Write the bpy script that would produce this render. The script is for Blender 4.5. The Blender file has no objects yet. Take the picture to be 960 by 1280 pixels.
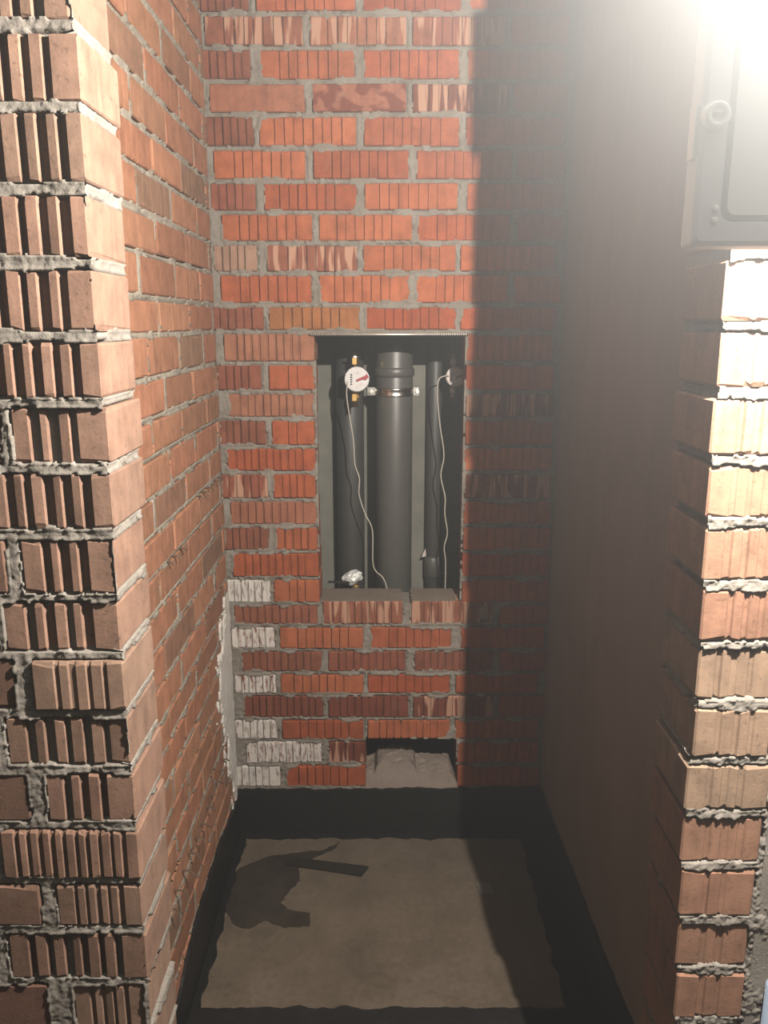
import bpy, bmesh, math, random
import numpy as np
from mathutils import Matrix, Vector

sc = bpy.context.scene
C = sc.collection
random.seed(7)
RNG = np.random.default_rng(11)

# ------------------------------------------------------------------ camera
EYE = 1.557                                   # metres above the niche floor
cam_d = bpy.data.cameras.new('camera')
cam_d.sensor_width = 36.0
cam_d.lens = 1012.15 * 36.0 / 1280.0
cam_d.clip_start = 0.02
cam = bpy.data.objects.new('camera', cam_d)
C.objects.link(cam)
cam.location = (0, 0, EYE)
cam.rotation_euler = (math.radians(90 - 13.126), 0, 0)
sc.camera = cam

# ------------------------------------------------------------------ light
LAMP_POWER = 335.0
GLARE_HAZE = 0.074
EXPOSURE = 0.0
sc.cycles.max_bounces = 7
sc.cycles.diffuse_bounces = 5
lamp_d = bpy.data.lights.new('work_lamp', 'POINT')
lamp_d.energy = LAMP_POWER
lamp_d.shadow_soft_size = 0.0032
lamp_d.color = (1.0, 0.93, 0.84)
lamp = bpy.data.objects.new('work_lamp', lamp_d)
C.objects.link(lamp)
lamp.location = (0.4060, 0.62, EYE + 0.372)

w = bpy.data.worlds.new('world')
sc.world = w
w.use_nodes = True
nt = w.node_tree
nt.nodes['Background'].inputs['Color'].default_value = (0.6, 0.65, 0.7, 1)
nt.nodes['Background'].inputs['Strength'].default_value = 0.02
if GLARE_HAZE > 0:                                  # added scattering haze, standing in for lens glare at upper right
    vs = nt.nodes.new('ShaderNodeVolumeScatter')
    vs.inputs['Color'].default_value = (0.93, 0.97, 1.0, 1)
    vs.inputs['Density'].default_value = GLARE_HAZE
    vs.inputs['Anisotropy'].default_value = 0.86
    nt.links.new(vs.outputs[0], nt.nodes['World Output'].inputs['Volume'])

sc.view_settings.view_transform = 'Standard'
sc.view_settings.look = 'None'
sc.view_settings.gamma = 1.0
sc.view_settings.use_curve_mapping = False
sc.view_settings.exposure = EXPOSURE

# ------------------------------------------------------------------ materials
ALBEDO = 0.28
class NT:
    def __init__(self, name):
        self.m = bpy.data.materials.new(name)
        self.m.use_nodes = True
        self.t = self.m.node_tree
        self.b = self.t.nodes['Principled BSDF']
    def n(self, kind, **kw):
        nd = self.t.nodes.new('ShaderNode' + kind)
        for k, v in kw.items():
            if k in nd.inputs: nd.inputs[k].default_value = v
            else: setattr(nd, k, v)
        return nd
    def l(self, a, b): self.t.links.new(a, b)
    def noise(self, scale, detail=4, rough=0.6, vec=None, dist=0.0):
        nd = self.n('TexNoise')
        nd.inputs['Scale'].default_value = scale
        nd.inputs['Detail'].default_value = detail
        nd.inputs['Roughness'].default_value = rough
        nd.inputs['Distortion'].default_value = dist
        if vec is not None: self.l(vec, nd.inputs['Vector'])
        return nd.outputs['Fac']
    def ramp(self, fac, stops):
        nd = self.n('ValToRGB')
        el = nd.color_ramp.elements
        while len(el) < len(stops): el.new(0.5)
        for e, (p, c) in zip(el, stops):
            e.position = p
            e.color = (c, c, c, 1) if isinstance(c, (int, float)) else tuple(c) + (1,)
        self.l(fac, nd.inputs['Fac'])
        return nd.outputs['Color']
    def mix(self, fac, a, b, mode='MIX'):
        nd = self.n('Mix', data_type='RGBA', blend_type=mode)
        if isinstance(fac, (int, float)): nd.inputs[0].default_value = fac
        else: self.l(fac, nd.inputs[0])
        for i, v in ((6, a), (7, b)):
            if isinstance(v, tuple): nd.inputs[i].default_value = v + (1,)
            else: self.l(v, nd.inputs[i])
        return nd.outputs[2]
    def coords(self, per_object=False, scale=None):
        tc = self.n('TexCoord')
        out = tc.outputs['Object']
        if per_object:
            oi = self.n('ObjectInfo')
            mu = self.n('VectorMath', operation='MULTIPLY_ADD')
            cm = self.n('CombineXYZ')
            for i in range(3): self.l(oi.outputs['Random'], cm.inputs[i])
            self.l(cm.outputs[0], mu.inputs[0])
            mu.inputs[1].default_value = (37, 91, 53)
            self.l(out, mu.inputs[2])
            out = mu.outputs[0]
            self.oi = oi
        if scale:
            mp = self.n('Mapping')
            mp.inputs['Scale'].default_value = scale
            self.l(out, mp.inputs['Vector'])
            return out, mp.outputs[0]
        return out
    def bump(self, h, strength, dist=0.002):
        nd = self.n('Bump')
        nd.inputs['Strength'].default_value = strength
        nd.inputs['Distance'].default_value = dist
        self.l(h, nd.inputs['Height'])
        self.l(nd.outputs[0], self.b.inputs['Normal'])
    def fin(self, col=None, rough=0.9, metal=0.0, spec=0.3, alb=None):
        if col is not None and not metal:      # overall reflectance level of the dusty building materials
            col = self.mix(1.0, col, (alb or ALBEDO,) * 3, 'MULTIPLY')
        if col is not None:
            if isinstance(col, tuple): self.b.inputs['Base Color'].default_value = col + (1,)
            else: self.l(col, self.b.inputs['Base Color'])
        if isinstance(rough, (int, float)): self.b.inputs['Roughness'].default_value = rough
        else: self.l(rough, self.b.inputs['Roughness'])
        self.b.inputs['Metallic'].default_value = metal
        self.b.inputs['Specular IOR Level'].default_value = spec
        return self.m

def clay(name, variant=None):
    N = NT(name)
    v, vs_ = N.coords(True, (70, 70, 9))
    base = N.oi.outputs['Color']
    a = N.ramp(N.noise(26, 5, 0.65, v), [(0.25, 0.66), (0.55, 1.0), (0.85, 1.22)])
    col = N.mix(1.0, base, a, 'MULTIPLY')
    st = N.ramp(N.noise(1.0, 3, 0.6, vs_), [(0.3, 0.82), (0.6, 1.06)])
    col = N.mix(0.8, col, st, 'MULTIPLY')
    dust = N.ramp(N.noise(17, 6, 0.7, v), [(0.60, 0.0), (0.80, 0.5)])
    col = N.mix(dust, col, (0.42, 0.34, 0.27))
    pit = N.ramp(N.noise(160, 2, 0.5, v), [(0.28, 0.55), (0.38, 1.0)])
    col = N.mix(0.7, col, pit, 'MULTIPLY')
    if variant == 'lime':
        vv = N.coords(True, (120, 120, 30))[1]
        f = N.ramp(N.noise(1.0, 5, 0.75, vv), [(0.38, 0.0), (0.5, 0.95)])
        col = N.mix(f, col, (1.45, 1.35, 1.24))
    if variant == 'streak':
        vv = N.coords(True, (62, 20, 7))[1]
        f = N.ramp(N.noise(1.0, 1, 0.4, vv), [(0.50, 0.0), (0.56, 0.85)])
        col = N.mix(f, col, (0.98, 0.56, 0.38))
    if variant == 'patch':
        vv = N.coords(True, (24, 24, 34))[1]
        f = N.ramp(N.noise(1.0, 1, 0.4, vv), [(0.46, 0.0), (0.54, 0.9)])
        col = N.mix(f, col, (0.34, 0.085, 0.05))
    N.bump(N.noise(240, 3, 0.6, v), 0.25, 0.0015)
    return N.fin(col, 0.92, spec=0.15)

def mortar_mat(name, c0, c1, c2, alb=None):
    N = NT(name)
    v = N.coords()
    col = N.ramp(N.noise(14, 6, 0.7, v), [(0.25, c0), (0.5, c1), (0.75, c2)])
    sp = N.ramp(N.noise(220, 2, 0.6, v), [(0.3, 0.65), (0.45, 1.0)])
    col = N.mix(0.7, col, sp, 'MULTIPLY')
    N.bump(N.noise(380, 3, 0.7, v), 0.45, 0.0018)
    return N.fin(col, 0.95, spec=0.1, alb=alb)

def plain(name, col, rough=0.5, metal=0.0, var=0.12, scale=30, bump=0.0, spec=0.4, alb=None):
    N = NT(name)
    v = N.coords()
    nz = N.noise(scale, 4, 0.6, v)
    a = N.ramp(nz, [(0.25, 1 - var), (0.75, 1 + var)])
    c = N.mix(1.0, tuple(col), a, 'MULTIPLY')
    if bump: N.bump(N.noise(scale * 6, 4, 0.6, v), bump, 0.002)
    return N.fin(c, rough, metal, spec, alb)

M = {}
M['clay'] = clay('fired_clay')
M['clay_lime'] = clay('fired_clay_with_lime_bloom', 'lime')
M['clay_streak'] = clay('fired_clay_with_pale_streaks', 'streak')
M['clay_patch'] = clay('fired_clay_with_dark_patches', 'patch')
M['mortar'] = mortar_mat('grey_mortar', (0.36, 0.31, 0.255), (0.50, 0.44, 0.37), (0.62, 0.56, 0.49))
M['mortar_light'] = mortar_mat('light_mortar', (0.34, 0.305, 0.26), (0.46, 0.415, 0.36), (0.57, 0.525, 0.465))
M['mortar_pink'] = mortar_mat('pinkish_mortar', (0.46, 0.36, 0.30), (0.62, 0.50, 0.42), (0.72, 0.60, 0.51))
M['mortar_sill'] = mortar_mat('dusty_sill', (0.36, 0.28, 0.225), (0.44, 0.345, 0.28), (0.52, 0.42, 0.345))
M['mortar_side'] = mortar_mat('beige_mortar', (0.52, 0.45, 0.36), (0.68, 0.60, 0.49), (0.80, 0.72, 0.60))
M['lime'] = mortar_mat('lime_smear', (0.56, 0.51, 0.44), (0.74, 0.70, 0.64), (0.82, 0.80, 0.76), 0.6)

def plaster_mat():
    N = NT('trowelled_plaster')
    v, vv = N.coords(False, (1.0, 16, 0.8))
    col = N.ramp(N.noise(3.2, 6, 0.65, v), [(0.25, (0.50, 0.375, 0.29)), (0.5, (0.64, 0.49, 0.385)), (0.75, (0.74, 0.585, 0.465))])
    st = N.ramp(N.noise(1.0, 4, 0.6, vv), [(0.3, 0.88), (0.7, 1.06)])
    col = N.mix(0.8, col, st, 'MULTIPLY')
    N.bump(N.noise(40, 6, 0.6, v), 0.15, 0.003)
    return N.fin(col, 0.85, spec=0.2)
M['plaster'] = plaster_mat()

def screed_mat():
    N = NT('cement_screed')
    v = N.coords()
    col = N.ramp(N.noise(5.0, 7, 0.7, v), [(0.25, (0.17, 0.128, 0.088)), (0.5, (0.275, 0.212, 0.150)), (0.75, (0.36, 0.285, 0.208))])
    sp = N.ramp(N.noise(60, 4, 0.7, v), [(0.3, 0.75), (0.6, 1.08)])
    col = N.mix(0.8, col, sp, 'MULTIPLY')
    N.bump(N.noise(90, 6, 0.7, v), 0.35, 0.003)
    return N.fin(col, 0.8, spec=0.25)
M['screed'] = screed_mat()
M['bitumen'] = plain('bitumen_coating', (0.016, 0.015, 0.014), 0.55, 0, 0.5, 25, 0.5, 0.35)
M['felt'] = plain('dark_felt', (0.035, 0.026, 0.018), 0.7, 0, 0.3, 40, 0.3, 0.3)
M['wet'] = plain('damp_screed', (0.075, 0.06, 0.045), 0.34, 0, 0.35, 18, 0.15, 0.5)
M['concrete'] = plain('shaft_concrete', (0.42, 0.405, 0.345), 0.9, 0, 0.22, 9, 0.3, 0.2)
M['shell'] = plain('room_plaster', (0.5, 0.48, 0.45), 0.9, 0, 0.1, 4, 0.1, 0.2)
M['pvc'] = plain('grey_sewer_plastic', (0.175, 0.167, 0.150), 0.42, 0, 0.08, 14, 0.0, 0.4)
M['pvc_dark'] = plain('dark_grey_pipe', (0.105, 0.101, 0.094), 0.5, 0, 0.12, 14, 0.0, 0.4)
M['chrome'] = plain('zinc_steel', (0.72, 0.70, 0.66), 0.22, 1.0, 0.05, 40)
M['steel'] = plain('ribbed_steel', (0.42, 0.39, 0.35), 0.42, 1.0, 0.2, 60)
M['brass'] = plain('brass', (0.56, 0.36, 0.13), 0.32, 1.0, 0.1, 60)
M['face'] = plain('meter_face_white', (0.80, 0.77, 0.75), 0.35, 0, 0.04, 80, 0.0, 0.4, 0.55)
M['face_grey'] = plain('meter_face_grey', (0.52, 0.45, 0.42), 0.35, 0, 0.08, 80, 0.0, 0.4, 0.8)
M['red'] = plain('dark_red_plastic', (0.26, 0.02, 0.025), 0.4, 0, 0.1, 80, 0.0, 0.4, 0.8)
M['black'] = plain('black_print', (0.02, 0.02, 0.02), 0.6, 0, 0.1, 80)
M['cable'] = plain('pale_cable', (0.60, 0.55, 0.46), 0.6, 0, 0.08, 60, 0.0, 0.4, 0.5)
M['foil'] = plain('silver_foil_tape', (0.60, 0.60, 0.58), 0.5, 0.45, 0.12, 60, 0.6)
M['box'] = plain('grey_enamelled_box', (0.60, 0.63, 0.66), 0.42, 0, 0.04, 12, 0.0, 0.5, 1.0)
M['box_dark'] = plain('grey_rubber_seal', (0.36, 0.38, 0.40), 0.6, 0, 0.05, 30, 0.0, 0.4, 1.0)
M['box_window'] = plain('grey_box_window', (0.72, 0.75, 0.76), 0.22, 0, 0.03, 8, 0.0, 0.6, 1.0)
M['wire'] = plain('rusty_mesh_wire', (0.10, 0.07, 0.05), 0.6, 0.6, 0.2, 80)
M['rust'] = plain('burnt_clay', (0.32, 0.085, 0.04), 0.8, 0, 0.3, 200, 0.4, 0.2)
M['blue'] = plain('pale_blue_plastic', (0.34, 0.42, 0.54), 0.5, 0, 0.05, 30)

# ------------------------------------------------------------------ helpers
def link(name, me, mat=None, parent=None, matrix=None):
    o = bpy.data.objects.new(name, me)
    C.objects.link(o)
    if mat is not None and me is not None: me.materials.append(M[mat])
    if parent is not None: o.parent = parent
    if matrix is not None: o.matrix_local = matrix
    return o

def tag(o, label=None, cat=None, group=None, kind=None):
    if label: o['label'] = label
    if cat: o['category'] = cat
    if group: o['group'] = group
    if kind: o['kind'] = kind
    return o

def mesh(name, vs, fs, smooth=False):
    me = bpy.data.meshes.new(name)
    me.from_pydata([tuple(map(float, v)) for v in vs], [], [tuple(map(int, f)) for f in fs])
    me.update()
    if smooth: me.polygons.foreach_set('use_smooth', [True] * len(me.polygons))
    return me

class MB:
    """collects simple solids into one mesh"""
    def __init__(self): self.v, self.f = [], []
    def add(self, vs, fs):
        k = len(self.v)
        self.v += [tuple(v) for v in vs]
        self.f += [tuple(i + k for i in f) for f in fs]
        return self
    def box(self, a, b):
        (x0, y0, z0), (x1, y1, z1) = a, b
        return self.add([(x0,y0,z0),(x1,y0,z0),(x1,y1,z0),(x0,y1,z0),(x0,y0,z1),(x1,y0,z1),(x1,y1,z1),(x0,y1,z1)],
                 [(3,2,1,0),(4,5,6,7),(0,1,5,4),(1,2,6,5),(2,3,7,6),(3,0,4,7)])
    def tube(self, pts, r, seg=12, caps=True):
        pts = [Vector(p) for p in pts]
        rs = r if isinstance(r, (list, tuple)) else [r] * len(pts)
        vs, fs = [], []
        prev = None
        for i, p in enumerate(pts):
            t = (pts[min(i + 1, len(pts) - 1)] - pts[max(i - 1, 0)]).normalized()
            if prev is None:
                up = Vector((0, 0, 1)) if abs(t.z) < 0.9 else Vector((1, 0, 0))
                a = t.cross(up).normalized()
            else:
                a = (prev - t * prev.dot(t)).normalized()
            prev = a
            b = t.cross(a)
            for k in range(seg):
                an = 2 * math.pi * k / seg
                vs.append(p + (a * math.cos(an) + b * math.sin(an)) * rs[i])
        for i in range(len(pts) - 1):
            for k in range(seg):
                q = (k + 1) % seg
                fs.append((i*seg+k, i*seg+q, (i+1)*seg+q, (i+1)*seg+k))
        if caps:
            fs.append(tuple(range(seg))[::-1])
            fs.append(tuple((len(pts)-1)*seg + k for k in range(seg)))
        return self.add(vs, fs)
    def lathe(self, prof, centre, axis='Z', seg=28, caps=True):
        """prof: list of (radius, height)"""
        cx, cy, cz = centre
        vs, fs = [], []
        for r, h in prof:
            for k in range(seg):
                an = 2 * math.pi * k / seg
                a, b = r * math.cos(an), r * math.sin(an)
                vs.append((cx + a, cy + b, cz + h) if axis == 'Z' else (cx + a, cy - h, cz + b))
        for i in range(len(prof) - 1):
            for k in range(seg):
                q = (k + 1) % seg
                fs.append((i*seg+k, i*seg+q, (i+1)*seg+q, (i+1)*seg+k))
        if caps:
            fs.append(tuple(range(seg))[::-1])
            fs.append(tuple((len(prof)-1)*seg + k for k in range(seg)))
        return self.add(vs, fs)
    def prism(self, poly, h0, h1, axis='Z'):
        """poly: list of 2-D points, extruded along axis"""
        n = len(poly)
        P = (lambda a, b, h: (a, b, h)) if axis == 'Z' else ((lambda a, b, h: (a, h, b)) if axis == 'Y' else (lambda a, b, h: (h, a, b)))
        vs = [P(a, b, h0) for a, b in poly] + [P(a, b, h1) for a, b in poly]
        fs = [tuple(range(n))[::-1], tuple(range(n, 2 * n))]
        fs += [(i, (i + 1) % n, n + (i + 1) % n, n + i) for i in range(n)]
        return self.add(vs, fs)
    def build(self, name, mat, parent=None, smooth=False, origin=None):
        o = Vector(origin) if origin is not None else Vector((0, 0, 0))
        me = mesh(name, [Vector(v) - o for v in self.v], self.f)
        bm = bmesh.new(); bm.from_mesh(me)
        bmesh.ops.recalc_face_normals(bm, faces=bm.faces)
        bm.to_mesh(me); bm.free()
        if smooth:
            me.polygons.foreach_set('use_smooth', [len(p.vertices) == 4 for p in me.polygons])
        ob = link(name, me, mat, parent)
        ob.location = o
        return ob

def rrect(x0, x1, z0, z1, r, n=6):
    pts = []
    for cx, cz, a0 in ((x1-r, z0+r, -90), (x1-r, z1-r, 0), (x0+r, z1-r, 90), (x0+r, z0+r, 180)):
        for k in range(n + 1):
            a = math.radians(a0 + 90 * k / n)
            pts.append((cx + r * math.cos(a), cz + r * math.sin(a)))
    return pts

def empty(name, loc):
    o = bpy.data.objects.new(name, None)
    C.objects.link(o)
    o.location = loc
    o.empty_display_size = 0.05
    return o

def vnoise(U, V, freq, seed):
    """smooth value noise 0..1 on arrays"""
    r = np.random.default_rng(seed)
    T = r.random((256, 256))
    x, y = U * freq + 1000.3, V * freq + 1000.7
    xi, yi = np.floor(x).astype(int), np.floor(y).astype(int)
    fx, fy = x - xi, y - yi
    fx = fx * fx * (3 - 2 * fx); fy = fy * fy * (3 - 2 * fy)
    g = lambda a, b: T[a % 256, b % 256]
    return (g(xi, yi)*(1-fx)+g(xi+1, yi)*fx)*(1-fy) + (g(xi, yi+1)*(1-fx)+g(xi+1, yi+1)*fx)*fy

def fbm(U, V, freq, seed, oct=4, gain=0.55):
    s, a, t = 0, 1, 0
    for k in range(oct):
        s = s + a * vnoise(U, V, freq * 2 ** k, seed + k); t += a; a *= gain
    return s / t

def frame(origin, U, N):
    """wall frame: local x along the wall, local y out of the wall face, local z up"""
    U, N = Vector(U), Vector(N)
    m = Matrix.Identity(4)
    for i in range(3):
        m[i][0], m[i][1], m[i][2], m[i][3] = U[i], N[i], (0, 0, 1)[i], origin[i]
    return m

def grid_mesh(name, U, Z, Hh, keep, fr):
    """height field over a wall frame; keep: per-vertex mask of cells to keep"""
    nz, nu = U.shape
    idx = np.arange(nz * nu).reshape(nz, nu)
    kc = keep[:-1, :-1] | keep[1:, :-1] | keep[:-1, 1:] | keep[1:, 1:]
    a, b, c_, d = idx[:-1, :-1][kc], idx[:-1, 1:][kc], idx[1:, 1:][kc], idx[1:, :-1][kc]
    F = np.stack([a, b, c_, d], 1)
    if fr.to_3x3().determinant() > 0: F = F[:, ::1]
    P = np.stack([U.ravel(), Hh.ravel(), Z.ravel()], 1)
    used, inv = np.unique(F, return_inverse=True)
    P = P[used]; F = inv.reshape(F.shape)
    R = np.array(fr.to_3x3()); t = np.array(fr.translation)
    P = P @ R.T + t
    me = bpy.data.meshes.new(name)
    me.vertices.add(len(P)); me.vertices.foreach_set('co', P.astype(np.float32).ravel())
    me.loops.add(F.size); me.loops.foreach_set('vertex_index', F.astype(np.int32).ravel())
    me.polygons.add(len(F))
    me.polygons.foreach_set('loop_start', np.arange(0, F.size, 4, dtype=np.int32))
    me.polygons.foreach_set('loop_total', np.full(len(F), 4, dtype=np.int32))
    me.update(calc_edges=True); me.validate()
    me.polygons.foreach_set('use_smooth', [True] * len(me.polygons))
    return me

def mortar_field(fr, u0, u1, z0, z1, res, rects, holes, parent, mat, seed,
                 level=-0.003, rough=0.006, smear=0.008, lip=0.0015):
    nu, nz = int((u1 - u0) / res) + 1, int((z1 - z0) / res) + 1
    u = np.linspace(u0, u1, nu); z = np.linspace(z0, z1, nz)
    U, Z = np.meshgrid(u, z)
    ins = np.full(U.shape, -0.02)
    for (a, b, c_, d) in rects:
        i0, i1 = np.searchsorted(u, [a - 0.02, b + 0.02]); j0, j1 = np.searchsorted(z, [c_ - 0.02, d + 0.02])
        if i1 <= i0 or j1 <= j0: continue
        s = np.minimum(np.minimum(U[j0:j1, i0:i1] - a, b - U[j0:j1, i0:i1]), np.minimum(Z[j0:j1, i0:i1] - c_, d - Z[j0:j1, i0:i1]))
        ins[j0:j1, i0:i1] = np.maximum(ins[j0:j1, i0:i1], s)
    n1 = fbm(U, Z, 22, seed, 4); n2 = fbm(U, Z, 120, seed + 20, 4, 0.72)
    thr = smear * (np.clip((n1 - 0.5) * 3.2, -0.35, 1.0) + 0.45 * (n2 - 0.5) * 2)
    cov = ins < thr
    Hh = level + rough * ((n1 - 0.5) * 1.4 + (n2 - 0.5) * 1.6)
    lipn = lip + 0.003 * (n2 - 0.4)
    Hh = np.where(cov & (ins > -0.0015), np.maximum(Hh, lipn), Hh)
    Hh = np.where(cov, Hh, -0.012)
    ok = np.ones(U.shape, bool)
    for (a, b, c_, d) in holes:
        ok &= ~((U > a) & (U < b) & (Z > c_) & (Z < d))
    keep = cov & ok
    kill = ~ok
    me = grid_mesh('mortar', U, Z, Hh, keep & ~kill, fr)
    o = link('mortar', me, mat, parent)
    tag(o, kind='stuff')
    return o

def brick_mesh(wd, ht, dep, style, rnd, detail=True):
    """a brick with its front at y=0 (facing +y), x 0..wd, z 0..ht, y -dep..0; style gives the combing of the face"""
    ch = 0.0022
    pts = [(0.0, -dep), (0.0, -ch), (ch, 0.0)]
    if style:
        margin, pitch, gw, gd = style
        m0 = margin * rnd.uniform(0.8, 1.2)
        u = m0
        while u < wd - margin * 0.75:
            g = gw * rnd.uniform(0.75, 1.25); s = min(g * 0.22, 0.002)
            e = rnd.uniform(-0.0009, 0.0009)
            d = gd * rnd.uniform(0.8, 1.15)
            pts += [(u - g/2, e), (u - g/2 + s, -d), (u + g/2 - s, -d), (u + g/2, e)]
            u += pitch * rnd.uniform(0.92, 1.08)
    else:
        n = max(2, int(wd / 0.032))
        for k in range(1, n): pts.append((wd * (k + rnd.uniform(-.3, .3)) / n, rnd.uniform(-0.0008, 0.0006)))
    pts += [(wd - ch, 0.0), (wd, -ch), (wd, -dep)]
    n = len(pts)
    b = 0.0028
    vs = []
    jt = [rnd.gauss(0, 0.0009) for _ in pts]; jb = [rnd.gauss(0, 0.0009) for _ in pts]
    chip_t = [max(0, rnd.gauss(-0.001, 0.0022)) for _ in pts]; chip_b = [max(0, rnd.gauss(-0.001, 0.0022)) for _ in pts]
    for lev in range(4):
        for i, (x, y) in enumerate(pts):
            front = 1 < i < n - 2
            if lev in (0, 3):
                yy = y - (b if front else 0)
                xx = min(max(x, b * 0.7), wd - b * 0.7)
                zz = 0.0 if lev == 0 else ht
            else:
                yy, xx = y, x
                zz = (b + jb[i] + chip_b[i]) if lev == 1 else (ht - b - jt[i] - chip_t[i])
            if i in (0, n - 1): zz = 0.0 if lev == 0 else (b if lev == 1 else (ht - b if lev == 2 else ht))
            vs.append((xx, yy, zz))
    fs = []
    for lev in range(3):
        for i in range(n - 1):
            fs.append((lev*n+i+1, lev*n+i, (lev+1)*n+i, (lev+1)*n+i+1))
        fs.append((lev*n, lev*n+n-1, (lev+1)*n+n-1, (lev+1)*n))
    fs.append(tuple(range(n)))
    fs.append(tuple(range(3*n, 4*n))[::-1])
    return mesh('brick', vs, fs)

def put_brick(fr, u0, u1, z0, z1, dep, style, mat, col, parent, rnd, push=None, name='brick'):
    me = brick_mesh(u1 - u0, z1 - z0, dep, style, rnd)
    n = rnd.gauss(0, 0.0011) if push is None else push
    if fr.to_3x3().determinant() < 0:          # keep every brick right-handed
        co = np.empty(len(me.vertices) * 3, np.float32); me.vertices.foreach_get('co', co)
        co[1::3] *= -1; me.vertices.foreach_set('co', co); me.flip_normals()
        fr = fr.copy()
        for i in range(3): fr[i][1] = -fr[i][1]
        n = -n
    m = fr @ Matrix.Translation((u0, n, z0)) @ Matrix.Rotation(math.radians(rnd.gauss(0, 0.25)), 4, 'Y')
    o = link(name, me, mat, parent, m)
    o.color = tuple(col) + (1,)
    return o

def vary(c, rnd, s=0.12):
    k = 1 + rnd.uniform(-s, s); q = rnd.uniform(-s, s) * 0.6
    return (c[0] * k, c[1] * k * (1 + q), c[2] * k * (1 + q))

# ------------------------------------------------------------------ the setting
DB, DP = 2.25, 0.92            # distance of the back wall face and of the two front piers
XL, XR = -0.457, 0.484         # niche side walls
CEIL = 2.70
rnd = random.Random(5)

# colours of the fired clay
ORANGE = (0.78, 0.225, 0.100); DEEP = (0.72, 0.180, 0.075); DULL = (0.50, 0.17, 0.10)
PINK = (0.70, 0.28, 0.165); MAROON = (0.36, 0.105, 0.062); CREAM = (0.72, 0.44, 0.31)
SIDE = (0.86, 0.40, 0.235); SIDE_D = (0.72, 0.345, 0.205); SIDE_G = (0.56, 0.31, 0.20)
PIER = (0.48, 0.295, 0.21); PIER_D = (0.34, 0.19, 0.135); PIER_R = (0.62, 0.345, 0.225); PIER_P = (0.60, 0.40, 0.275)

COMB = (0.046, 0.0245, 0.0030, 0.0065)      # narrow slots, wide plain ends
COMB_W = (0.030, 0.0215, 0.0052, 0.0060)    # wider slots
DEEP_COMB = (0.028, 0.0225, 0.0125, 0.0085) # broad deep flutes of the pier bricks
FINE_COMB = (0.026, 0.0150, 0.0075, 0.0040)
SOFT_COMB = (0.030, 0.0205, 0.0095, 0.0020)

BACK_ROWS = [
    (2.310, 2.385, [(-0.457, -0.338), (-0.318, -0.072), (-0.052, 0.195), (0.211, 0.449)]),
    (2.233, 2.310, [(-0.449, -0.204), (-0.186, 0.056), (0.072, 0.305), (0.321, 0.465)]),
    (2.155, 2.233, [(-0.461, -0.336), (-0.313, -0.075), (-0.051, 0.19), (0.212, 0.461)]),
    (2.078, 2.155, [(-0.445, -0.202), (-0.182, 0.057), (0.073, 0.318), (0.334, 0.467)]),
    (1.998, 2.078, [(-0.457, -0.335), (-0.321, -0.072), (-0.051, 0.193), (0.212, 0.465)]),
    (1.918, 1.998, [(-0.442, -0.205), (-0.183, 0.064), (0.085, 0.332), (0.349, 0.471)]),
    (1.841, 1.918, [(-0.454, -0.337), (-0.314, -0.071), (-0.05, 0.193), (0.218, 0.469)]),
    (1.764, 1.841, [(-0.428, -0.19), (-0.171, 0.074), (0.089, 0.333), (0.35, 0.475)]),
    (1.687, 1.764, [(-0.453, -0.338), (-0.311, -0.072), (-0.055, 0.191), (0.204, 0.455)]),
    (1.605, 1.687, [(-0.438, -0.195), (-0.174, 0.069), (0.086, 0.332), (0.35, 0.476)]),
    (1.534, 1.605, [(-0.465, -0.326), (-0.311, -0.065), (-0.05, 0.195), (0.208, 0.463)]),
    (1.450, 1.534, [(-0.436, -0.19), (0.224, 0.462)]),
    (1.372, 1.450, [(-0.457, -0.338), (-0.316, -0.192), (0.226, 0.466)]),
    (1.298, 1.372, [(-0.43, -0.193), (0.228, 0.47)]),
    (1.220, 1.298, [(-0.458, -0.33), (-0.312, -0.194), (0.228, 0.471)]),
    (1.146, 1.220, [(-0.441, -0.193), (0.227, 0.472)]),
    (1.067, 1.146, [(-0.46, -0.329), (-0.313, -0.194), (0.229, 0.476)]),
    (0.991, 1.067, [(-0.438, -0.192), (0.228, 0.477)]),
    (0.914, 0.991, [(-0.458, -0.329), (-0.311, -0.192), (0.228, 0.479)]),
    (0.834, 0.914, [(-0.438, -0.19), (0.227, 0.48)]),
    (0.755, 0.834, [(-0.458, -0.332), (-0.322, -0.189), (0.229, 0.481)]),
    (0.687, 0.755, [(-0.44, -0.195), (-0.179, 0.054), (0.08, 0.32), (0.339, 0.482)]),
    (0.611, 0.687, [(-0.452, -0.324), (-0.308, -0.062), (-0.04, 0.199), (0.227, 0.474)]),
    (0.537, 0.611, [(-0.425, -0.186), (-0.165, 0.064), (0.091, 0.327), (0.343, 0.484)]),
    (0.466, 0.537, [(-0.449, -0.324), (-0.31, -0.062), (-0.048, 0.197), (0.216, 0.461)]),
    (0.387, 0.466, [(-0.423, -0.184), (-0.167, 0.073), (0.089, 0.331), (0.348, 0.489)]),
    (0.315, 0.387, [(-0.453, -0.326), (-0.309, -0.063), (-0.049, 0.2), (0.217, 0.468)]),
    (0.234, 0.315, [(-0.422, -0.191), (-0.169, -0.056), (0.226, 0.471)]),
    (0.154, 0.234, [(-0.457, -0.321), (-0.301, -0.056), (0.227, 0.479)]),
]
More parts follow.
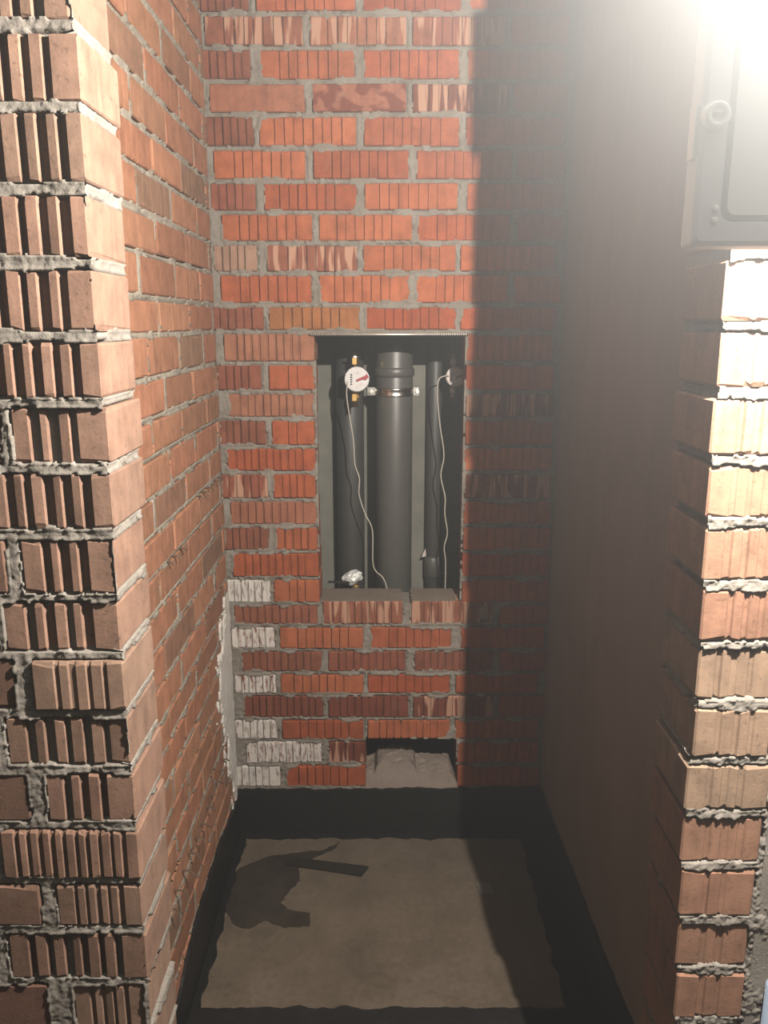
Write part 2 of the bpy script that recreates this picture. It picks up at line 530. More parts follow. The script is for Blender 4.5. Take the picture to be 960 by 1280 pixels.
LEFT_PIER_ROWS = [
    (1.855, 1.931, [(-0.51, -0.321)]),
    (1.778, 1.855, [(-0.517, -0.314)]),
    (1.697, 1.778, [(-0.524, -0.317)]),
    (1.621, 1.697, [(-0.535, -0.319)]),
    (1.543, 1.621, [(-0.541, -0.318)]),
    (1.469, 1.543, [(-0.547, -0.318)]),
    (1.393, 1.469, [(-0.426, -0.316)]),
    (1.315, 1.393, [(-0.558, -0.316)]),
    (1.236, 1.315, [(-0.429, -0.319), (-0.55, -0.448)]),
    (1.162, 1.236, [(-0.459, -0.319), (-0.579, -0.469)]),
    (1.085, 1.162, [(-0.43, -0.319), (-0.56, -0.454)]),
    (1.008, 1.085, [(-0.472, -0.317), (-0.6, -0.486)]),
    (0.929, 1.008, [(-0.429, -0.315), (-0.58, -0.452)]),
    (0.847, 0.929, [(-0.494, -0.316), (-0.621, -0.507)]),
    (0.773, 0.847, [(-0.43, -0.318), (-0.6, -0.452)]),
    (0.691, 0.773, [(-0.501, -0.319), (-0.642, -0.518)]),
    (0.607, 0.691, [(-0.422, -0.323), (-0.621, -0.456)]),
]
RIGHT_PIER_ROWS = [
    (1.553, 1.631, 0.374),
    (1.480, 1.553, 0.376),
    (1.403, 1.480, 0.373),
    (1.329, 1.403, 0.376),
    (1.253, 1.329, 0.378),
    (1.176, 1.253, 0.382),
    (1.098, 1.176, 0.385),
    (1.021, 1.098, 0.386),
    (0.947, 1.021, 0.382),
    (0.870, 0.947, 0.384),
    (0.789, 0.870, 0.388),
    (0.711, 0.789, 0.391),
    (0.630, 0.711, 0.394),
    (0.549, 0.630, 0.397),
]


def slab(name, boxes, mat, parent=None, label=None, cat=None, kind='structure'):
    mb = MB()
    for a, b in boxes: mb.box(a, b)
    o = mb.build(name, mat, parent)
    if parent is None: tag(o, label, cat, None, kind)
    return o

# --- back wall with the shaft window and the small hole
WIN = (-0.190, 0.224, 0.762, 1.530)
HOLE = (-0.056, 0.225, 0.154, 0.322)
y0, y1 = DB + 0.010, DB + 0.118
g = 0.004
wall_back = slab('wall_back', [
    ((XL - .12, y0, 0), (HOLE[0] - g, y1, WIN[2] - .010)), ((HOLE[1] + g, y0, 0), (XR + .12, y1, WIN[2] - .010)),
    ((HOLE[0] - g, y0, 0), (HOLE[1] + g, y1, HOLE[2])), ((HOLE[0] - g, y0, HOLE[3] + g), (HOLE[1] + g, y1, WIN[2] - .010)),
    ((XL - .12, y0, WIN[2] - .010), (WIN[0] - g, y1, WIN[3] + g)), ((WIN[1] + g, y0, WIN[2] - .010), (XR + .12, y1, WIN[3] + g)),
    ((XL - .12, y0, WIN[3] + g), (XR + .12, y1, CEIL))], 'mortar',
    label='orange combed brick back wall with a window onto the pipes', cat='wall')
FB = frame((0, DB, 0), (1, 0, 0), (0, -1, 0))
back_rects = []
SPECIAL = {(1, 0): ('clay_streak', DULL), (1, 1): ('clay_streak', PINK), (1, 2): ('clay_streak', DULL),
           (3, 0): ('clay', PINK), (3, 1): ('clay_patch', PINK), (3, 2): ('clay_streak', MAROON),
           (8, 0): ('clay', CREAM), (8, 1): ('clay_streak', DULL),
           (10, 1): ('clay', (0.66, 0.25, 0.095)), (11, 0): ('clay', PINK), (13, 0): ('clay', PINK), (13, 2): ('clay_streak', DULL),
           (17, 0): ('clay', PINK), (15, 2): ('clay_streak', MAROON), (13, 1): ('clay_streak', MAROON), (16, 2): ('clay_streak', MAROON),
           (20, 0): ('clay_lime', (0.62, 0.50, 0.42)), (22, 0): ('clay_lime', DULL), (24, 0): ('clay_lime', MAROON), (16, 0): ('clay_streak', DULL),
           (26, 0): ('clay_lime', (0.62, 0.50, 0.42)), (27, 0): ('clay_lime', MAROON), (28, 0): ('clay_lime', (0.60, 0.46, 0.38)),
           (27, 1): ('clay_streak', MAROON), (25, 2): ('clay_streak', MAROON), (21, 1): ('clay_streak', DULL), (21, 2): ('clay_streak', DULL),
           (21, 0): ('clay', DULL), (23, 0): ('clay', DULL), (25, 0): ('clay', MAROON), (23, 1): ('clay', DULL), (25, 1): ('clay', MAROON), (23, 2): ('clay', DULL)}
top_row = (BACK_ROWS[0][1], BACK_ROWS[0][1] + 0.077, BACK_ROWS[1][2])
for k, (zb, zt, us) in enumerate([top_row] + BACK_ROWS):
    k -= 1
    for j, (a, b) in enumerate(us):
        za, zc = zb + 0.0058, zt - 0.0058
        if k == 21 and j in (1, 2): zc = WIN[2]
        mat, col = SPECIAL.get((k, j), ('clay', None))
        if col is None:
            col = rnd.choice([ORANGE, ORANGE, DEEP, DEEP])
            if j == 0 and b - a < 0.16: col = DULL
        st = COMB if k <= 10 else rnd.choice([COMB, COMB, COMB_W])
        if k >= 11 and b - a > 0.18 and (k % 2 == 1): st = COMB_W
        if (k, j) in ((3, 0), (3, 1)): st = None
        if j == 0 and b - a < 0.16: st = (0.020, 0.0205, 0.0042, 0.006)
        put_brick(FB, a, b, za, zc, 0.118, st, mat, vary(col, rnd), wall_back, rnd)
        back_rects.append((a, b, za, zc))
for a, b in ((WIN[0] + .002, .053), (.081, WIN[1] - .012)):        # dusty mortar skin left on the sill bricks
    nn = 24
    pl_ = [(a, DB + .004), (b, DB + .004), (b, DB + .116), (a, DB + .116)]
    pl_ = [(x + rnd.gauss(0, .0015), y + abs(rnd.gauss(0, .0015))) for (x0_, y0_), (x1_, y1_) in zip(pl_, pl_[1:] + pl_[:1]) for x, y in [(x0_ + (x1_ - x0_) * q / nn, y0_ + (y1_ - y0_) * q / nn) for q in range(nn)]]
    MB().prism(pl_, WIN[2] - .003, WIN[2] + .0022, 'Z').build('sill_skin', 'mortar_sill', wall_back)
mortar_field(FB, XL - .002, XR + .002, 0.12, 2.50, 0.0042, back_rects, [(WIN[0], WIN[1], WIN[2] - .004, WIN[3] + .002), (HOLE[0], HOLE[1], HOLE[2], HOLE[3])],
             wall_back, 'mortar', 31, level=-0.0035, rough=0.006, smear=0.0085)

# --- left wall of smooth-faced bricks
wall_left = slab('wall_left', [((XL - .12, DP + .12, 0), (XL - .012, DB + .12, CEIL))], 'mortar',
                 label='receding left wall of smooth pinkish bricks', cat='wall')
FL = frame((XL, 0, 0), (0, 1, 0), (1, 0, 0))
left_rects = []
for k, (zb, zt, us) in enumerate([top_row] + BACK_ROWS + [(0.077, 0.154, None)]):
    k -= 1
    js = [1.325, 1.58, 1.835, 2.09, 2.345] if k % 2 else [1.445, 1.70, 1.955, 2.21, 2.46]
    js = [q + rnd.gauss(0, 0.006) for q in js]
    for a, b in zip(js[:-1], js[1:]):
        a2, b2 = a + 0.0055, min(b - 0.0055, DB - 0.002)
        if b2 - a2 < 0.02: continue
        col = rnd.choice([SIDE, SIDE, SIDE, SIDE_D, SIDE_D, SIDE_G]) if rnd.random() < .6 else SIDE
        st = (0.03, rnd.uniform(.03, .05), 0.0016, 0.0012) if rnd.random() < .55 else None
        put_brick(FL, a2, b2, zb + .0058, zt - .0058, 0.10, st, 'clay', vary(col, rnd, .1), wall_left, rnd)
        left_rects.append((a2, b2, zb + .0058, zt - .0058))
mortar_field(FL, 1.30, DB + .002, 0.08, 2.50, 0.0042, left_rects, [], wall_left, 'mortar_side', 57, level=-0.003, rough=0.004, smear=0.005, lip=0.0006)

me = bpy.data.meshes.new('mortar_dab'); bm = bmesh.new()
bmesh.ops.create_icosphere(bm, subdivisions=3, radius=1)
for q in bm.verts: q.co = Vector((q.co.x * .014, q.co.y * .004, q.co.z * .021)) * (1 + rnd.uniform(-.06, .06))
bm.to_mesh(me); bm.free()
link('mortar_dab', me, 'mortar_pink', wall_back).location = (.292, DB - .002, .728)

# welded mesh wires sticking out of two bed joints of the left wall
for (D, z, L) in [(2.079, .352, .010), (2.02, .352, .012), (1.965, .351, .014), (1.903, .350, .014), (1.848, .350, .015), (1.778, .349, .017), (1.722, .350, .016),
                  (1.66, .352, .018), (1.601, .350, .018), (1.534, .351, .019), (1.478, .350, .019),
                  (2.20, 1.143, .008), (2.15, 1.143, .009), (2.10, 1.143, .009), (2.05, 1.144, .010), (2.0, 1.143, .010), (1.95, 1.143, .009), (1.75, 1.066, .009), (1.69, 1.066, .009), (1.64, 1.066, .008)]:
    t = rnd.uniform(-.006, .006)
    L *= 1.7
    MB().tube([(-.012, 0, 0), (L * .6, 0, 0), (L, t, -L * .45)], 0.0021, 6).build('mesh_wire', 'wire', wall_left).location = (XL, D, z)

# white lime run beside the back corner
u = np.linspace(1.93, DB - .001, 100); z = np.linspace(0.13, 0.80, 200)
U, Z = np.meshgrid(u, z)
edge = np.interp(Z, [0.13, .17, .30, .42, .55, .63, .70, .75, .80], [2.215, 2.20, 2.15, 2.10, 2.07, 2.06, 2.12, 2.17, 2.20])
n1 = fbm(U * 1.5, Z * .6, 26, 91, 4); n2 = fbm(U, Z, 60, 95, 3)
hh = (U - edge) * .14 + (n1 - .47) * .03
keep = hh > 0
link('lime_smear', grid_mesh('lime_smear', U, Z, np.where(keep, .0022 + .004 * n2, -.003), keep, FL), 'lime', wall_left)
tag(wall_left.children[-1], 'white lime run in the corner')

# --- right wall: plastered, leaning a hair
wall_right = slab('wall_right', [((XR, DP + .118, 0), (XR + .12, DB + .12, CEIL))], 'plaster',
                  label='smooth brown plastered right wall lying in shade', cat='wall')

# --- left pier
PJ = 0.125                       # jamb depth
wall_front_left = slab('wall_front_left', [((-1.5, DP + .010, 0), (-0.331, DP + PJ - .004, CEIL)), ((-.60, DP + PJ - .01, 0), (XL - .012, DP + .5, CEIL))], 'mortar_light',
                       label='left pier of fluted bricks at the edge of the opening', cat='wall')
FP = frame((0, DP, 0), (1, 0, 0), (0, -1, 0))
FJL = frame((-0.318, DP, 0), (0, 1, 0), (1, 0, 0))
rows = list(LEFT_PIER_ROWS)
rows = [(1.931, 2.008, [(-.433, -.317), (-.70, -.446)]), (2.008, 2.085, [(-.520, -.318)])][::-1] + rows + [(0.607 - .077 * (q + 1), 0.607 - .077 * q, [(-.50, -.321), (-.77, -.514)] if q % 2 == 0 else [(-.43, -.321), (-.70, -.444)]) for q in range(7)]
for k, (zb, zt, us) in enumerate(rows):           # the courses run on to the left beyond the frame
    e = min(a for a, b in us)
    rows[k] = (zb, zt, us + [(e - .014 - .25, e - .014)] + ([(e - .028 - .37, e - .028 - .25)] if e > -.5 else []))
lp_rects, lj_rects = [], []
for k, (zb, zt, us) in enumerate(rows):
    for j, (a, b) in enumerate(us):
        za, zc = zb + .0065, zt - .0065
        st = DEEP_COMB if rnd.random() < .8 else SOFT_COMB
        if abs(zb - .847) < .002 or abs(zb - .773) < .002 or abs(zb - .607) < .002: st = FINE_COMB
        col = PIER
        if j > 0: st, col = (None, PIER_D) if k % 2 == 0 or b > -.47 else (SOFT_COMB, PIER_D)
        b2 = b + (rnd.gauss(0, .0012) if j == 0 else 0)
        put_brick(FP, a, b2, za, zc, PJ + rnd.gauss(0, .0015), st, 'clay', vary(col, rnd, .10), wall_front_left, rnd, push=rnd.gauss(0, .0016))
        lp_rects.append((a, b2, za, zc))
    lj_rects.append((-.05, PJ + .05, zb + .0065, zt - .0065))
mortar_field(FP, -.80, -.3192, 0.07, 2.08, 0.0022, lp_rects, [], wall_front_left, 'mortar_light', 71, level=-0.0014, rough=0.0036, smear=0.0040, lip=0.0004)
mortar_field(FJL, 0.0015, PJ - .003, 0.07, 2.08, 0.003, lj_rects, [], wall_front_left, 'mortar_light', 83, level=-0.002, rough=0.003, smear=0.003, lip=0.0003)

MB().lathe([(.0058, -.003), (.0055, .0006), (.0040, .0008), (.0034, -.0012)], (0, 0, 0), 'Y', 16).build('burnt_pit', 'rust', wall_front_left).location = (-.3315, DP - .001, 1.098)
# --- right pier
PR = 0.492
wall_front_right = slab('wall_front_right', [((0.376, DP + .010, 1.56), (PR, DP + PJ - .004, CEIL)), ((0.394, DP + .010, 1.02), (PR, DP + PJ - .004, 1.56)), ((0.406, DP + .010, 0), (PR, DP + PJ - .004, 1.02)), ((PR, DP - .001, 0), (1.6, DP + PJ, CEIL)), ((XR + .02, DP + .1, 0), (XR + .12, DP + .4, CEIL))], 'mortar_light',
                        label='right pier of combed bricks below the grey box', cat='wall')
rp_rects, rj_rects = [], []
rows = [(1.631 + .077 * q, 1.708 + .077 * q, .374) for q in (3, 2, 1, 0)] + RIGHT_PIER_ROWS + [(.549 - .077 * (q + 1), .549 - .077 * q, .398) for q in range(6)]
for k, (zb, zt, a) in enumerate(rows):
    za, zc = zb + .0065, zt - .0065
    b = PR - rnd.uniform(.002, .012)
    put_brick(FP, a, b, za, zc, PJ, SOFT_COMB, 'clay', vary(rnd.choice([PIER_R, PIER_R, PIER_P]), rnd, .08), wall_front_right, rnd, push=rnd.gauss(0, .0014))
    rp_rects.append((a, b, za, zc)); rj_rects.append((-.05, PJ + .05, za, zc))
mortar_field(FP, .372, .60, 0.09, 2.0, 0.0020, rp_rects, [(-1, a + .0035, zb, zt) for zb, zt, a in rows], wall_front_right, 'mortar_light', 101, level=0.0008, rough=0.0050, smear=0.0045, lip=0.0010)
for x_, za_, zb_, sd in ((.3775, 1.40, 2.0, 117), (.3845, 1.02, 1.40, 118), (.3905, .709, 1.02, 119), (.3985, .09, .709, 120)):
    mortar_field(frame((x_, DP, 0), (0, 1, 0), (-1, 0, 0)), 0.004, PJ + .002, za_, zb_, 0.003, rj_rects, [], wall_front_right, 'mortar_light', sd, level=-0.004, rough=0.005, smear=0.003, lip=0.0002)

# --- floor, ceiling, the room the photograph is taken from, the shaft behind
floor = slab('floor', [((-1.5, -1.8, -.12), (1.6, DB + .12, 0))], 'screed', label='stained brown cement screed floor of the niche', cat='floor')
ceiling = slab('ceiling', [((-1.7, -2.0, CEIL), (1.8, 3.0, CEIL + .1))], 'shell', label='flat ceiling above the niche and the room', cat='ceiling')
slab('wall_rear', [((-1.7, -2.0, 0), (1.8, -1.8, CEIL))], 'shell', label='plastered wall of the room behind the viewer', cat='wall')
slab('wall_room_left', [((-1.7, -1.8, 0), (-1.5, DP + .2, CEIL))], 'shell', label='plastered left wall of the room outside the niche', cat='wall')
slab('wall_room_right', [((1.6, -1.8, 0), (1.8, DP + .2, CEIL))], 'shell', label='plastered right wall of the room outside the niche', cat='wall')
SB = 2.635
slab('wall_shaft', [((-.7, SB, -.6), (.8, SB + .1, CEIL)), ((-.7, DB + .12, -.6), (-.6, SB, CEIL)), ((.6, DB + .12, -.6), (.8, SB, CEIL))], 'concrete',
     label='grey concrete wall at the back of the pipe shaft', cat='wall')

# bitumen coating: up-stands on three walls and bands on the floor
def band(axis, at, t, s0, s1, tops, seed, name='bitumen_band'):
    """upright thin coat; axis 'X': runs along X at depth `at`; axis 'Y': runs along Y at x `at`; t: thickness towards the niche"""
    n = 60
    ss = np.linspace(s0, s1, n)
    zs = np.interp(ss, [p[0] for p in tops], [p[1] for p in tops]) + (fbm(ss, ss * 0, 40, seed, 4) - .5) * .018
    poly = [(s0, 0.0)] + [(s1, 0.0)] + [(float(a), float(b)) for a, b in zip(ss[::-1], zs[::-1])]
    mb = MB(); mb.prism(poly, at, at + t, 'Y' if axis == 'X' else 'X')
    return mb.build(name, 'bitumen', floor)
band('X', DB - .010, .016, XL, XR, [(XL, .150), (0, .153), (XR, .160)], 131)
band('Y', XL - .004, .012, 1.05, DB, [(1.05, .09), (1.45, .098), (1.6, .140), (1.75, .156), (2.0, .150), (DB, .125)], 141)
band('Y', XR - .008, .012, 1.05, DB, [(1.05, .25), (1.31, .237), (1.5, .215), (1.76, .199), (2.0, .180), (DB, .165)], 151)
def floor_band(x0, x1, yA, yB, side, seed):
    n = 70; pts = []
    if side in 'LR':
        ss = np.linspace(yA, yB, n); e = (fbm(ss, ss * 0, 26, seed, 4) - .5) * .03
        inner = [((x1 if side == 'L' else x0) + float(q), float(s)) for s, q in zip(ss, e)]
        poly = [((x0 if side == 'L' else x1), yA)] + inner + [((x0 if side == 'L' else x1), yB)]
    else:
        ss = np.linspace(x0, x1, n); e = (fbm(ss, ss * 0, 26, seed, 4) - .5) * .03
        inner = [(float(s), (yA if side == 'B' else yB) + float(q)) for s, q in zip(ss, e)]
        poly = [(x0, (yB if side == 'B' else yA))] + inner + [(x1, (yB if side == 'B' else yA))]
    MB().prism(poly, -.002, .0035 + .0003 * (seed % 5), 'Z').build('bitumen_band', 'bitumen', floor)
floor_band(XL, XL + .028, 1.04, DB, 'L', 161)
floor_band(XR - .06, XR, 1.04, DB, 'R', 172)
floor_band(XL, XR, DB - .035, DB, 'B', 183)
floor_band(XL, XR, .95, 1.575, 'F', 194)

# ------------------------------------------------------------------ things in the shaft
def pipe(name, x, y, r, z0, z1, mat, label, extras=()):
    t = empty(name, (x, y, z0))
    MB().lathe([(r, 0), (r, (z1 - z0) * .5), (r, z1 - z0)], (0, 0, 0), seg=40).build('tube', mat, t, True)
    for nm, prof, m in extras:
        MB().lathe([(q, h - z0) for q, h in prof], (0, 0, 0), seg=40).build(nm, m, t, True)
    tag(t, label, 'pipe', 'pipes in the shaft')
    return t

mid = pipe('sewer_pipe', 0.032, 2.500, 0.0560, -0.5, 2.68, 'pvc', 'thick grey sewer pipe in the middle of the shaft window',
     [('socket_rim', [(.0562, 1.398), (.0592, 1.401), (.0608, 1.404), (.0608, 1.421), (.0592, 1.424), (.0562, 1.427)], 'pvc')])
pl = pipe('drain_pipe', -0.1075, 2.575, 0.0435, -0.5, 2.68, 'pvc_dark', 'dark grey pipe behind the white-faced water meter')
pr = pipe('water_pipe', 0.163, 2.605, 0.0250, -0.5, 2.68, 'pvc_dark', 'thin dark pipe at the right of the shaft window',
     [('coupling', [(.0252, .728), (.0282, .732), (.0282, .796), (.0252, .80)], 'pvc')])

# zinc clamp round the sewer pipe
cl = empty('pipe_clamp', (0.032, 2.5, 1.354))
MB().lathe([(.0566, -.013), (.0592, -.012), (.0600, -.009), (.0586, -.006), (.0586, .006), (.0600, .009), (.0592, .012), (.0566, .013), (.0566, -.013)], (0, 0, 0), seg=48, caps=False).build('ring', 'chrome', cl, True)
for s in (-1, 1):
    MB().box((.0575 if s > 0 else -.083, -.004, -.012), (.074 if s > 0 else -.0575, .004, .012)).build('lug', 'chrome', cl)
    MB().tube([(s * .070, -.013, 0), (s * .070, .013, 0)], .0035, 10).build('bolt', 'steel', cl)
    MB().lathe([(.006, 0), (.006, .004)], (s * .070, -.010, 0), 'Y', 6).build('nut', 'steel', cl)
MB().tube([(0, .06, 0), (0, .13, 0)], .005, 10).build('wall_rod', 'steel', cl)
MB().lathe([(.0038, 0), (.0038, .026)], (-.072, -.002, .0), 'Y', 6).build('bolt', 'steel', cl)
tag(cl, 'shiny zinc clamp ring round the thick sewer pipe', 'pipe clamp')

def water_meter(loc, label, face_mat, rot, brass, lit, size):  # unlit meter gets greyed parts and black pointer, shade put into their colour
    t = empty('water_meter', loc)
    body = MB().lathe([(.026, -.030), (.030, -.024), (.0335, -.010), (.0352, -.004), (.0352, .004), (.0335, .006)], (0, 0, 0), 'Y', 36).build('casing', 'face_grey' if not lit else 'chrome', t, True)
    fc = MB().lathe([(.0325, .0050), (.0325, .0074), (.0315, .0082)], (0, 0, 0), 'Y', 36).build('dial', face_mat, t, True)
    # counter window with its row of printed figures, pointer and small dials
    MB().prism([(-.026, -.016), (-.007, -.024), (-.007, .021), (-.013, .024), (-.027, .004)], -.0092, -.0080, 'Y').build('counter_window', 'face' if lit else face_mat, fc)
    for k in range(5):
        MB().box((-.0175, -.0098, -.0155 + k * .0062), (-.0120, -.0090, -.0120 + k * .0062)).build('figure', 'black', fc)
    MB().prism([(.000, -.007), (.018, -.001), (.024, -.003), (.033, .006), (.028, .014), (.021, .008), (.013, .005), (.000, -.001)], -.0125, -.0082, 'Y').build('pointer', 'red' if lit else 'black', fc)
    for px, pz, rr in ((.004, .017, .0042), (.012, -.014, .0045), (.002, -.022, .0035)):
        MB().lathe([(rr, .0080), (rr, .0090)], (px, 0, pz), 'Y', 14).build('small_dial', 'face_grey', fc)
    # brass tails above and below
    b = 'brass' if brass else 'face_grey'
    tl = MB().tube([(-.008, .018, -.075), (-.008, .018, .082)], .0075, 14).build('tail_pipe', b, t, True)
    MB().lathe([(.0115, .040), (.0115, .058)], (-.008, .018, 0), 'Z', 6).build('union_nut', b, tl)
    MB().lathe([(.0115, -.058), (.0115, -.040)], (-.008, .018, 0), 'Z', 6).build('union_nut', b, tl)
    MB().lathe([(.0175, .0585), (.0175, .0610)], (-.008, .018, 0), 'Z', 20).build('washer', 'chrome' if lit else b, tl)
    MB().tube([(-.008, .018, .08), (-.008, .018, .55)], .0075, 12).build('riser', 'pvc_dark', t, True)
    t.rotation_euler = rot
    t.scale = (size, size, size)
    tag(t, label, 'water meter', 'water meters')
    return t
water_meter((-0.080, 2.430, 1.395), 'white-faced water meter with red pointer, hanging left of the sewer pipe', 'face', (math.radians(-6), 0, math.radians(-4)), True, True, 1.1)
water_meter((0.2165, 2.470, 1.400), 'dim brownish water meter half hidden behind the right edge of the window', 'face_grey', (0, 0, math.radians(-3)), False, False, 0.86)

def smooth_path(pts, n=8):
    out = []
    P = [pts[0]] + list(pts) + [pts[-1]]
    for i in range(1, len(P) - 2):
        a, b, c, d = (np.array(P[i + k], float) for k in (-1, 0, 1, 2))
        for k in range(n):
            t = k / n
            out.append(tuple(.5 * (2*b + (c - a)*t + (2*a - 5*b + 4*c - d)*t*t + (3*b - a - 3*c + d)*t**3)))
    return out + [tuple(pts[-1])]
cabL = [(-.108, 1.384), (-.111, 1.349), (-.103, 1.286), (-.092, 1.214), (-.088, 1.142), (-.075, 1.098), (-.076, 1.047), (-.058, .987), (-.036, .934), (-.033, .82), (-.003, .781), (.010, .745)]
cabR = [(.186, 1.404), (.164, 1.392), (.161, 1.339), (.170, 1.254), (.183, 1.166), (.175, 1.10), (.189, 1.033), (.189, .98), (.198, .919), (.189, .873), (.194, .82), (.194, .70)]
o = MB().tube(smooth_path([(-.108, 2.428, 1.392)] + [(x, 2.42, z) for x, z in cabL]), .0019, 8).build('signal_cable', 'cable', None, True)
tag(o, 'thin pale cable hanging from the white-faced water meter', 'cable', 'meter cables')
o = MB().tube(smooth_path([(.194, 2.462, 1.402)] + [(x, 2.45, z) for x, z in cabR]), .0019, 8).build('signal_cable', 'cable', None, True)
tag(o, 'thin pale cable looping down from the dim right water meter', 'cable', 'meter cables')

# foil-wrapped valve with a flat lever
v = empty('lever_valve', (-0.100, 2.448, 0.740))
me = bpy.data.meshes.new('foil_wrap'); bm = bmesh.new()
bmesh.ops.create_icosphere(bm, subdivisions=3, radius=1)
for q in bm.verts:
    k = 1 + rnd.uniform(-.13, .13)
    q.co = Vector((q.co.x * .033 * k, q.co.y * .022 * k, q.co.z * .022 * k + .033 + q.co.x * .008))
bm.to_mesh(me); bm.free()
link('foil_wrap', me, 'foil', v)
MB().box((-.076, -.026, .023), (-.008, -.015, .0275)).build('lever', 'felt', v)
MB().tube([(.012, -.004, .012), (.012, -.004, -.30)], .010, 12).build('stem', 'brass', v, True)
MB().lathe([(.016, -.02), (.016, .006)], (.012, -.004, 0), 'Z', 6).build('nut', 'steel', v)
tag(v, 'valve wrapped in silver foil with a flat dark lever', 'valve')

# pale tape end on the thin pipe
o = MB().prism([(-.012, 0), (.003, .004), (.001, .030), (-.006, .016)], -.002, .002, 'Y').build('tape_end', 'face_grey', pr)
o.location = (-.026, -.012, 1.298)

# ribbed steel bar carrying the bricks over the window
bar = empty('steel_bar', (WIN[0] - .012, DB - .0035, WIN[3] - .003))
L = WIN[1] - WIN[0] + .016
MB().tube([(0, 0, 0), (L, 0, 0)], .0036, 12).build('core', 'steel', bar, True)
rb = MB()
for k in range(int(L / .006)):
    x = .003 + k * .006
    rb.tube([(x, 0, 0), (x + .0022, 0, 0)], .0046, 10)
rb.build('ribs', 'steel', bar)
tag(bar, 'ribbed steel bar under the bricks above the shaft window', 'steel bar')

# ------------------------------------------------------------------ small hole: mortar block lying in it
u = np.linspace(HOLE[0] - .002, HOLE[1] + .004, 70); d = np.linspace(0, .116, 26)
U, Dg = np.meshgrid(u, d)
hz = np.interp(U, [HOLE[0], -.030, -.020, -.008, .080, .092, .100, .205, .218, HOLE[1]], [.196, .203, .232, .238, .236, .226, .206, .204, .186, .170])
hz = hz + (fbm(U, Dg, 40, 211, 4) - .5) * .012
vs = [(a, DB + .006 + b, c) for a, b, c in zip(U.ravel(), Dg.ravel(), hz.ravel())]
nn = U.shape[1]; nd = U.shape[0]
fs = [(j*nn+i, j*nn+i+1, (j+1)*nn+i+1, (j+1)*nn+i) for j in range(nd - 1) for i in range(nn - 1)]
k = len(vs)
for i in range(nn): vs.append((U[0, i], DB - .002 + .004 * float(vnoise(U[:1, i:i+1], U[:1, i:i+1] * 0, 60, 5)[0, 0]), HOLE[2] - .002))
fs += [(k+i, k+i+1, i+1, i) for i in range(nn - 1)]
blk = link('mortar_block', mesh('mortar_block', vs, fs), 'mortar_pink', None)
tag(blk, 'lump of pinkish mortar filling the bottom of the small dark hole', 'mortar lump')

# ------------------------------------------------------------------ floor things
pud = [(-.43, 1.894), (-.446, 1.99), (-.423, 2.077), (-.359, 2.124), (-.261, 2.147), (-.19, 2.160), (-.136, 2.201), (-.158, 2.155), (-.225, 2.115), (-.255, 2.095), (-.239, 2.024), (-.273, 1.964), (-.283, 1.932), (-.257, 1.901),
       (-.199, 1.888), (-.197, 1.841), (-.264, 1.835), (-.321, 1.864), (-.354, 1.829), (-.392, 1.841)]
pp = []; prn = random.Random(3)
for i, a in enumerate(pud):
    b = pud[(i + 1) % len(pud)]
    for q in range(5):
        s = q / 5
        pp.append((a[0]*(1-s) + b[0]*s + prn.gauss(0, .0022), a[1]*(1-s) + b[1]*s + prn.gauss(0, .0022)))
o = MB().prism(pp, .0002, .0012, 'Z').build('puddle', 'wet')
tag(o, 'dark wet puddle on the screed near the left wall', 'puddle')
o = MB().prism([(-.287, 2.123), (-.23, 2.112), (-.045, 2.078), (-.052, 2.060), (-.066, 2.036), (-.17, 2.062), (-.290, 2.086)], .0014, .0055, 'Z').build('felt_strip', 'felt')
tag(o, 'flat dark strip lying across the edge of the puddle', 'strip')
o = MB().prism([(.262, 2.011), (.30, 2.010), (.309, 1.966), (.270, 1.963)], .0, .003, 'Z').build('flake', 'concrete')
tag(o, 'small pale flake on the floor in the shaded half', 'flake')

# ------------------------------------------------------------------ grey box held out in front of the right pier
K = 0.590 / 0.92
BX0, BX1, BZ0, BZ1 = 0.3215 * K, 0.3215 * K + 0.205, EYE + 0.0777 * K, EYE + 0.0777 * K + 0.170
F0, F1 = 0.590, 0.572            # back and front distance
box = empty('electric_box', (BX0, F0, BZ0))
lx = lambda x: x - BX0
lz = lambda z: z - BZ0
ly = lambda y: y - F0
MB().prism(rrect(0.001, lx(BX1) - .001, .001, lz(BZ1) - .001, .004), ly(F0) - .008, ly(F0) + .002, 'Y').build('body', 'box', box)
# front frame round the window, bevelled outside edge
kx = lambda x: lx(x * 0.575 / 0.89)
kz = lambda z: lz(EYE + (z - EYE) * 0.575 / 0.89)
WX0, WX1, WZ0, WZ1 = kx(0.3475), lx(BX1) - .024, kz(1.6592), kz(1.858)
fr_in = rrect(WX0, WX1, WZ0, WZ1, .009)
n = len(fr_in)
fv = []; ff = []
def ring(pts, y):
    k = len(fv); fv.extend([(a, y, b) for a, b in pts]); return k
W_, H_ = lx(BX1), lz(BZ1)
r0 = ring(rrect(0, W_, 0, H_, .003), ly(F0))
r1 = ring(rrect(.0010, W_ - .0010, .0010, H_ - .0010, .003), ly(F1) + .003)
r2 = ring(rrect(.004, W_ - .004, .004, H_ - .004, .004), ly(F1))
r3 = ring(fr_in, ly(F1))
r4 = ring(rrect(WX0 + .0015, WX1 - .0015, WZ0 + .0015, WZ1 - .0015, .0075), ly(F1) + .005)
for a, b in ((r0, r1), (r1, r2), (r2, r3), (r3, r4)):
    for i in range(n): ff.append((a + i, a + (i + 1) % n, b + (i + 1) % n, b + i))
mb = MB(); mb.add(fv, ff); mb.build('frame', 'box', box)
s0 = rrect(WX0 + .001, WX1 - .001, WZ0 + .001, WZ1 - .001, .008)
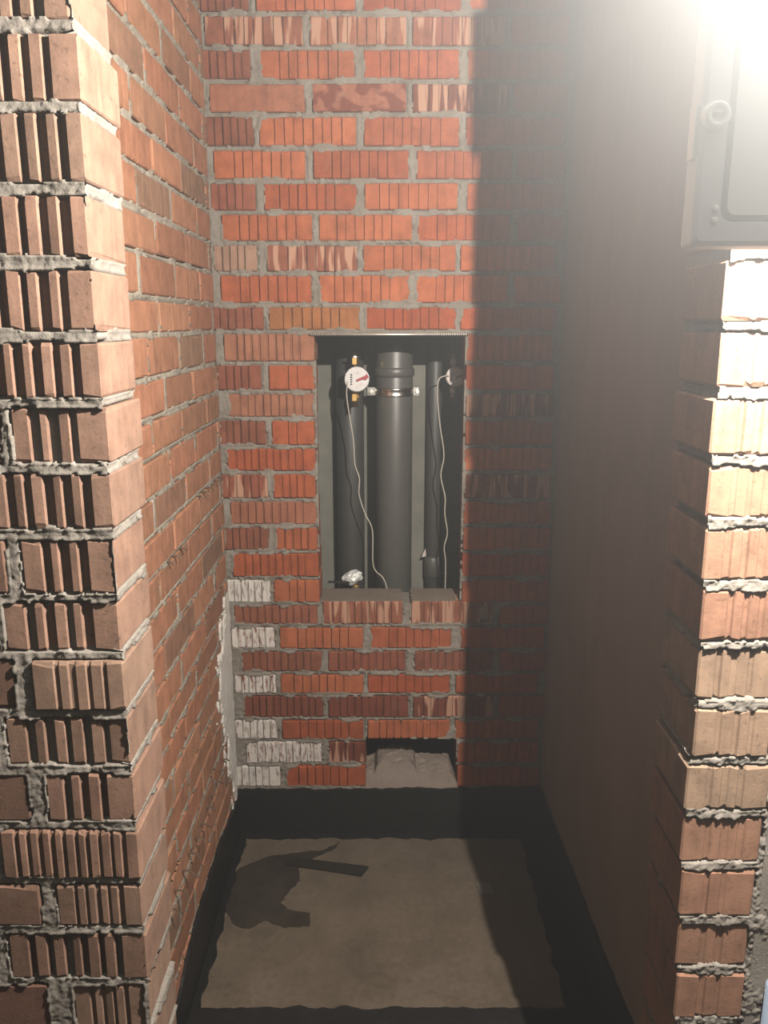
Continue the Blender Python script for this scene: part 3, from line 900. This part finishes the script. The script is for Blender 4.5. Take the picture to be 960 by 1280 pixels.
s1 = rrect(WX0 + .0045, WX1 - .0045, WZ0 + .0045, WZ1 - .0045, .006)
fv = [(a, ly(F1) + .002, b) for a, b in s0] + [(a, ly(F1) + .0005, b) for a, b in s1] + [(a, ly(F1) + .006, b) for a, b in s1]
ff = [(i, (i+1) % n, n + (i+1) % n, n + i) for i in range(n)] + [(n + i, n + (i+1) % n, 2*n + (i+1) % n, 2*n + i) for i in range(n)]
mb = MB(); mb.add(fv, ff); mb.build('seal', 'box_dark', box)
MB().prism(rrect(WX0 + .004, WX1 - .004, WZ0 + .004, WZ1 - .004, .006), ly(F1) + .002, ly(F1) + .006, 'Y').build('window', 'box_window', box)
qx, qz = kx(.3335), kz(1.760)
lt = MB().lathe([(.0092, -.002), (.0092, .002), (.0083, .0035), (.0083, .006), (.007, .007), (.0045, .0066), (.0045, .0058)], (qx, ly(F1), qz), 'Y', 30).build('latch', 'box_window', box, True)
MB().box((qx - .0035, ly(F1) - .0075, qz - .0008), (qx + .0035, ly(F1) - .0062, qz + .0008)).build('slot', 'box_dark', lt)
for a_, z_ in ((.3420, 1.672), (.3420, 1.6605), (.3390, 1.838)):
    MB().lathe([(.0022, -.001), (.0022, .0014), (.0011, .002)], (kx(a_), ly(F1), kz(z_)), 'Y', 14).build('stud', 'box_window', box, True)
MB().box((-.0016, ly(F0) - .013, kz(1.722)), (.0008, ly(F0) - .003, kz(1.772))).build('hinge', 'box_window', box)
# bracket that carries it from the wall beside the pier
mb = MB(); mb.box((W_ - .040, 0.003, H_ * .25), (.478 - BX0, .006, H_ * .25 + .02)); mb.box((.474 - BX0, 0.004, H_ * .25), (.478 - BX0, DP - .006 - F0, H_ * .25 + .02)); mb.build('bracket', 'steel', box)
tag(box, 'grey box with a rounded window and round latch before the right pier', 'electric box')

# pale blue plastic edge at the foot of the room wall, far right
o = MB().tube([(.5205, .905, .0), (.5205, .905, .70)], .012, 16).build('conduit', 'blue', None, True)
tag(o, 'pale blue plastic tube standing beside the right pier', 'conduit')
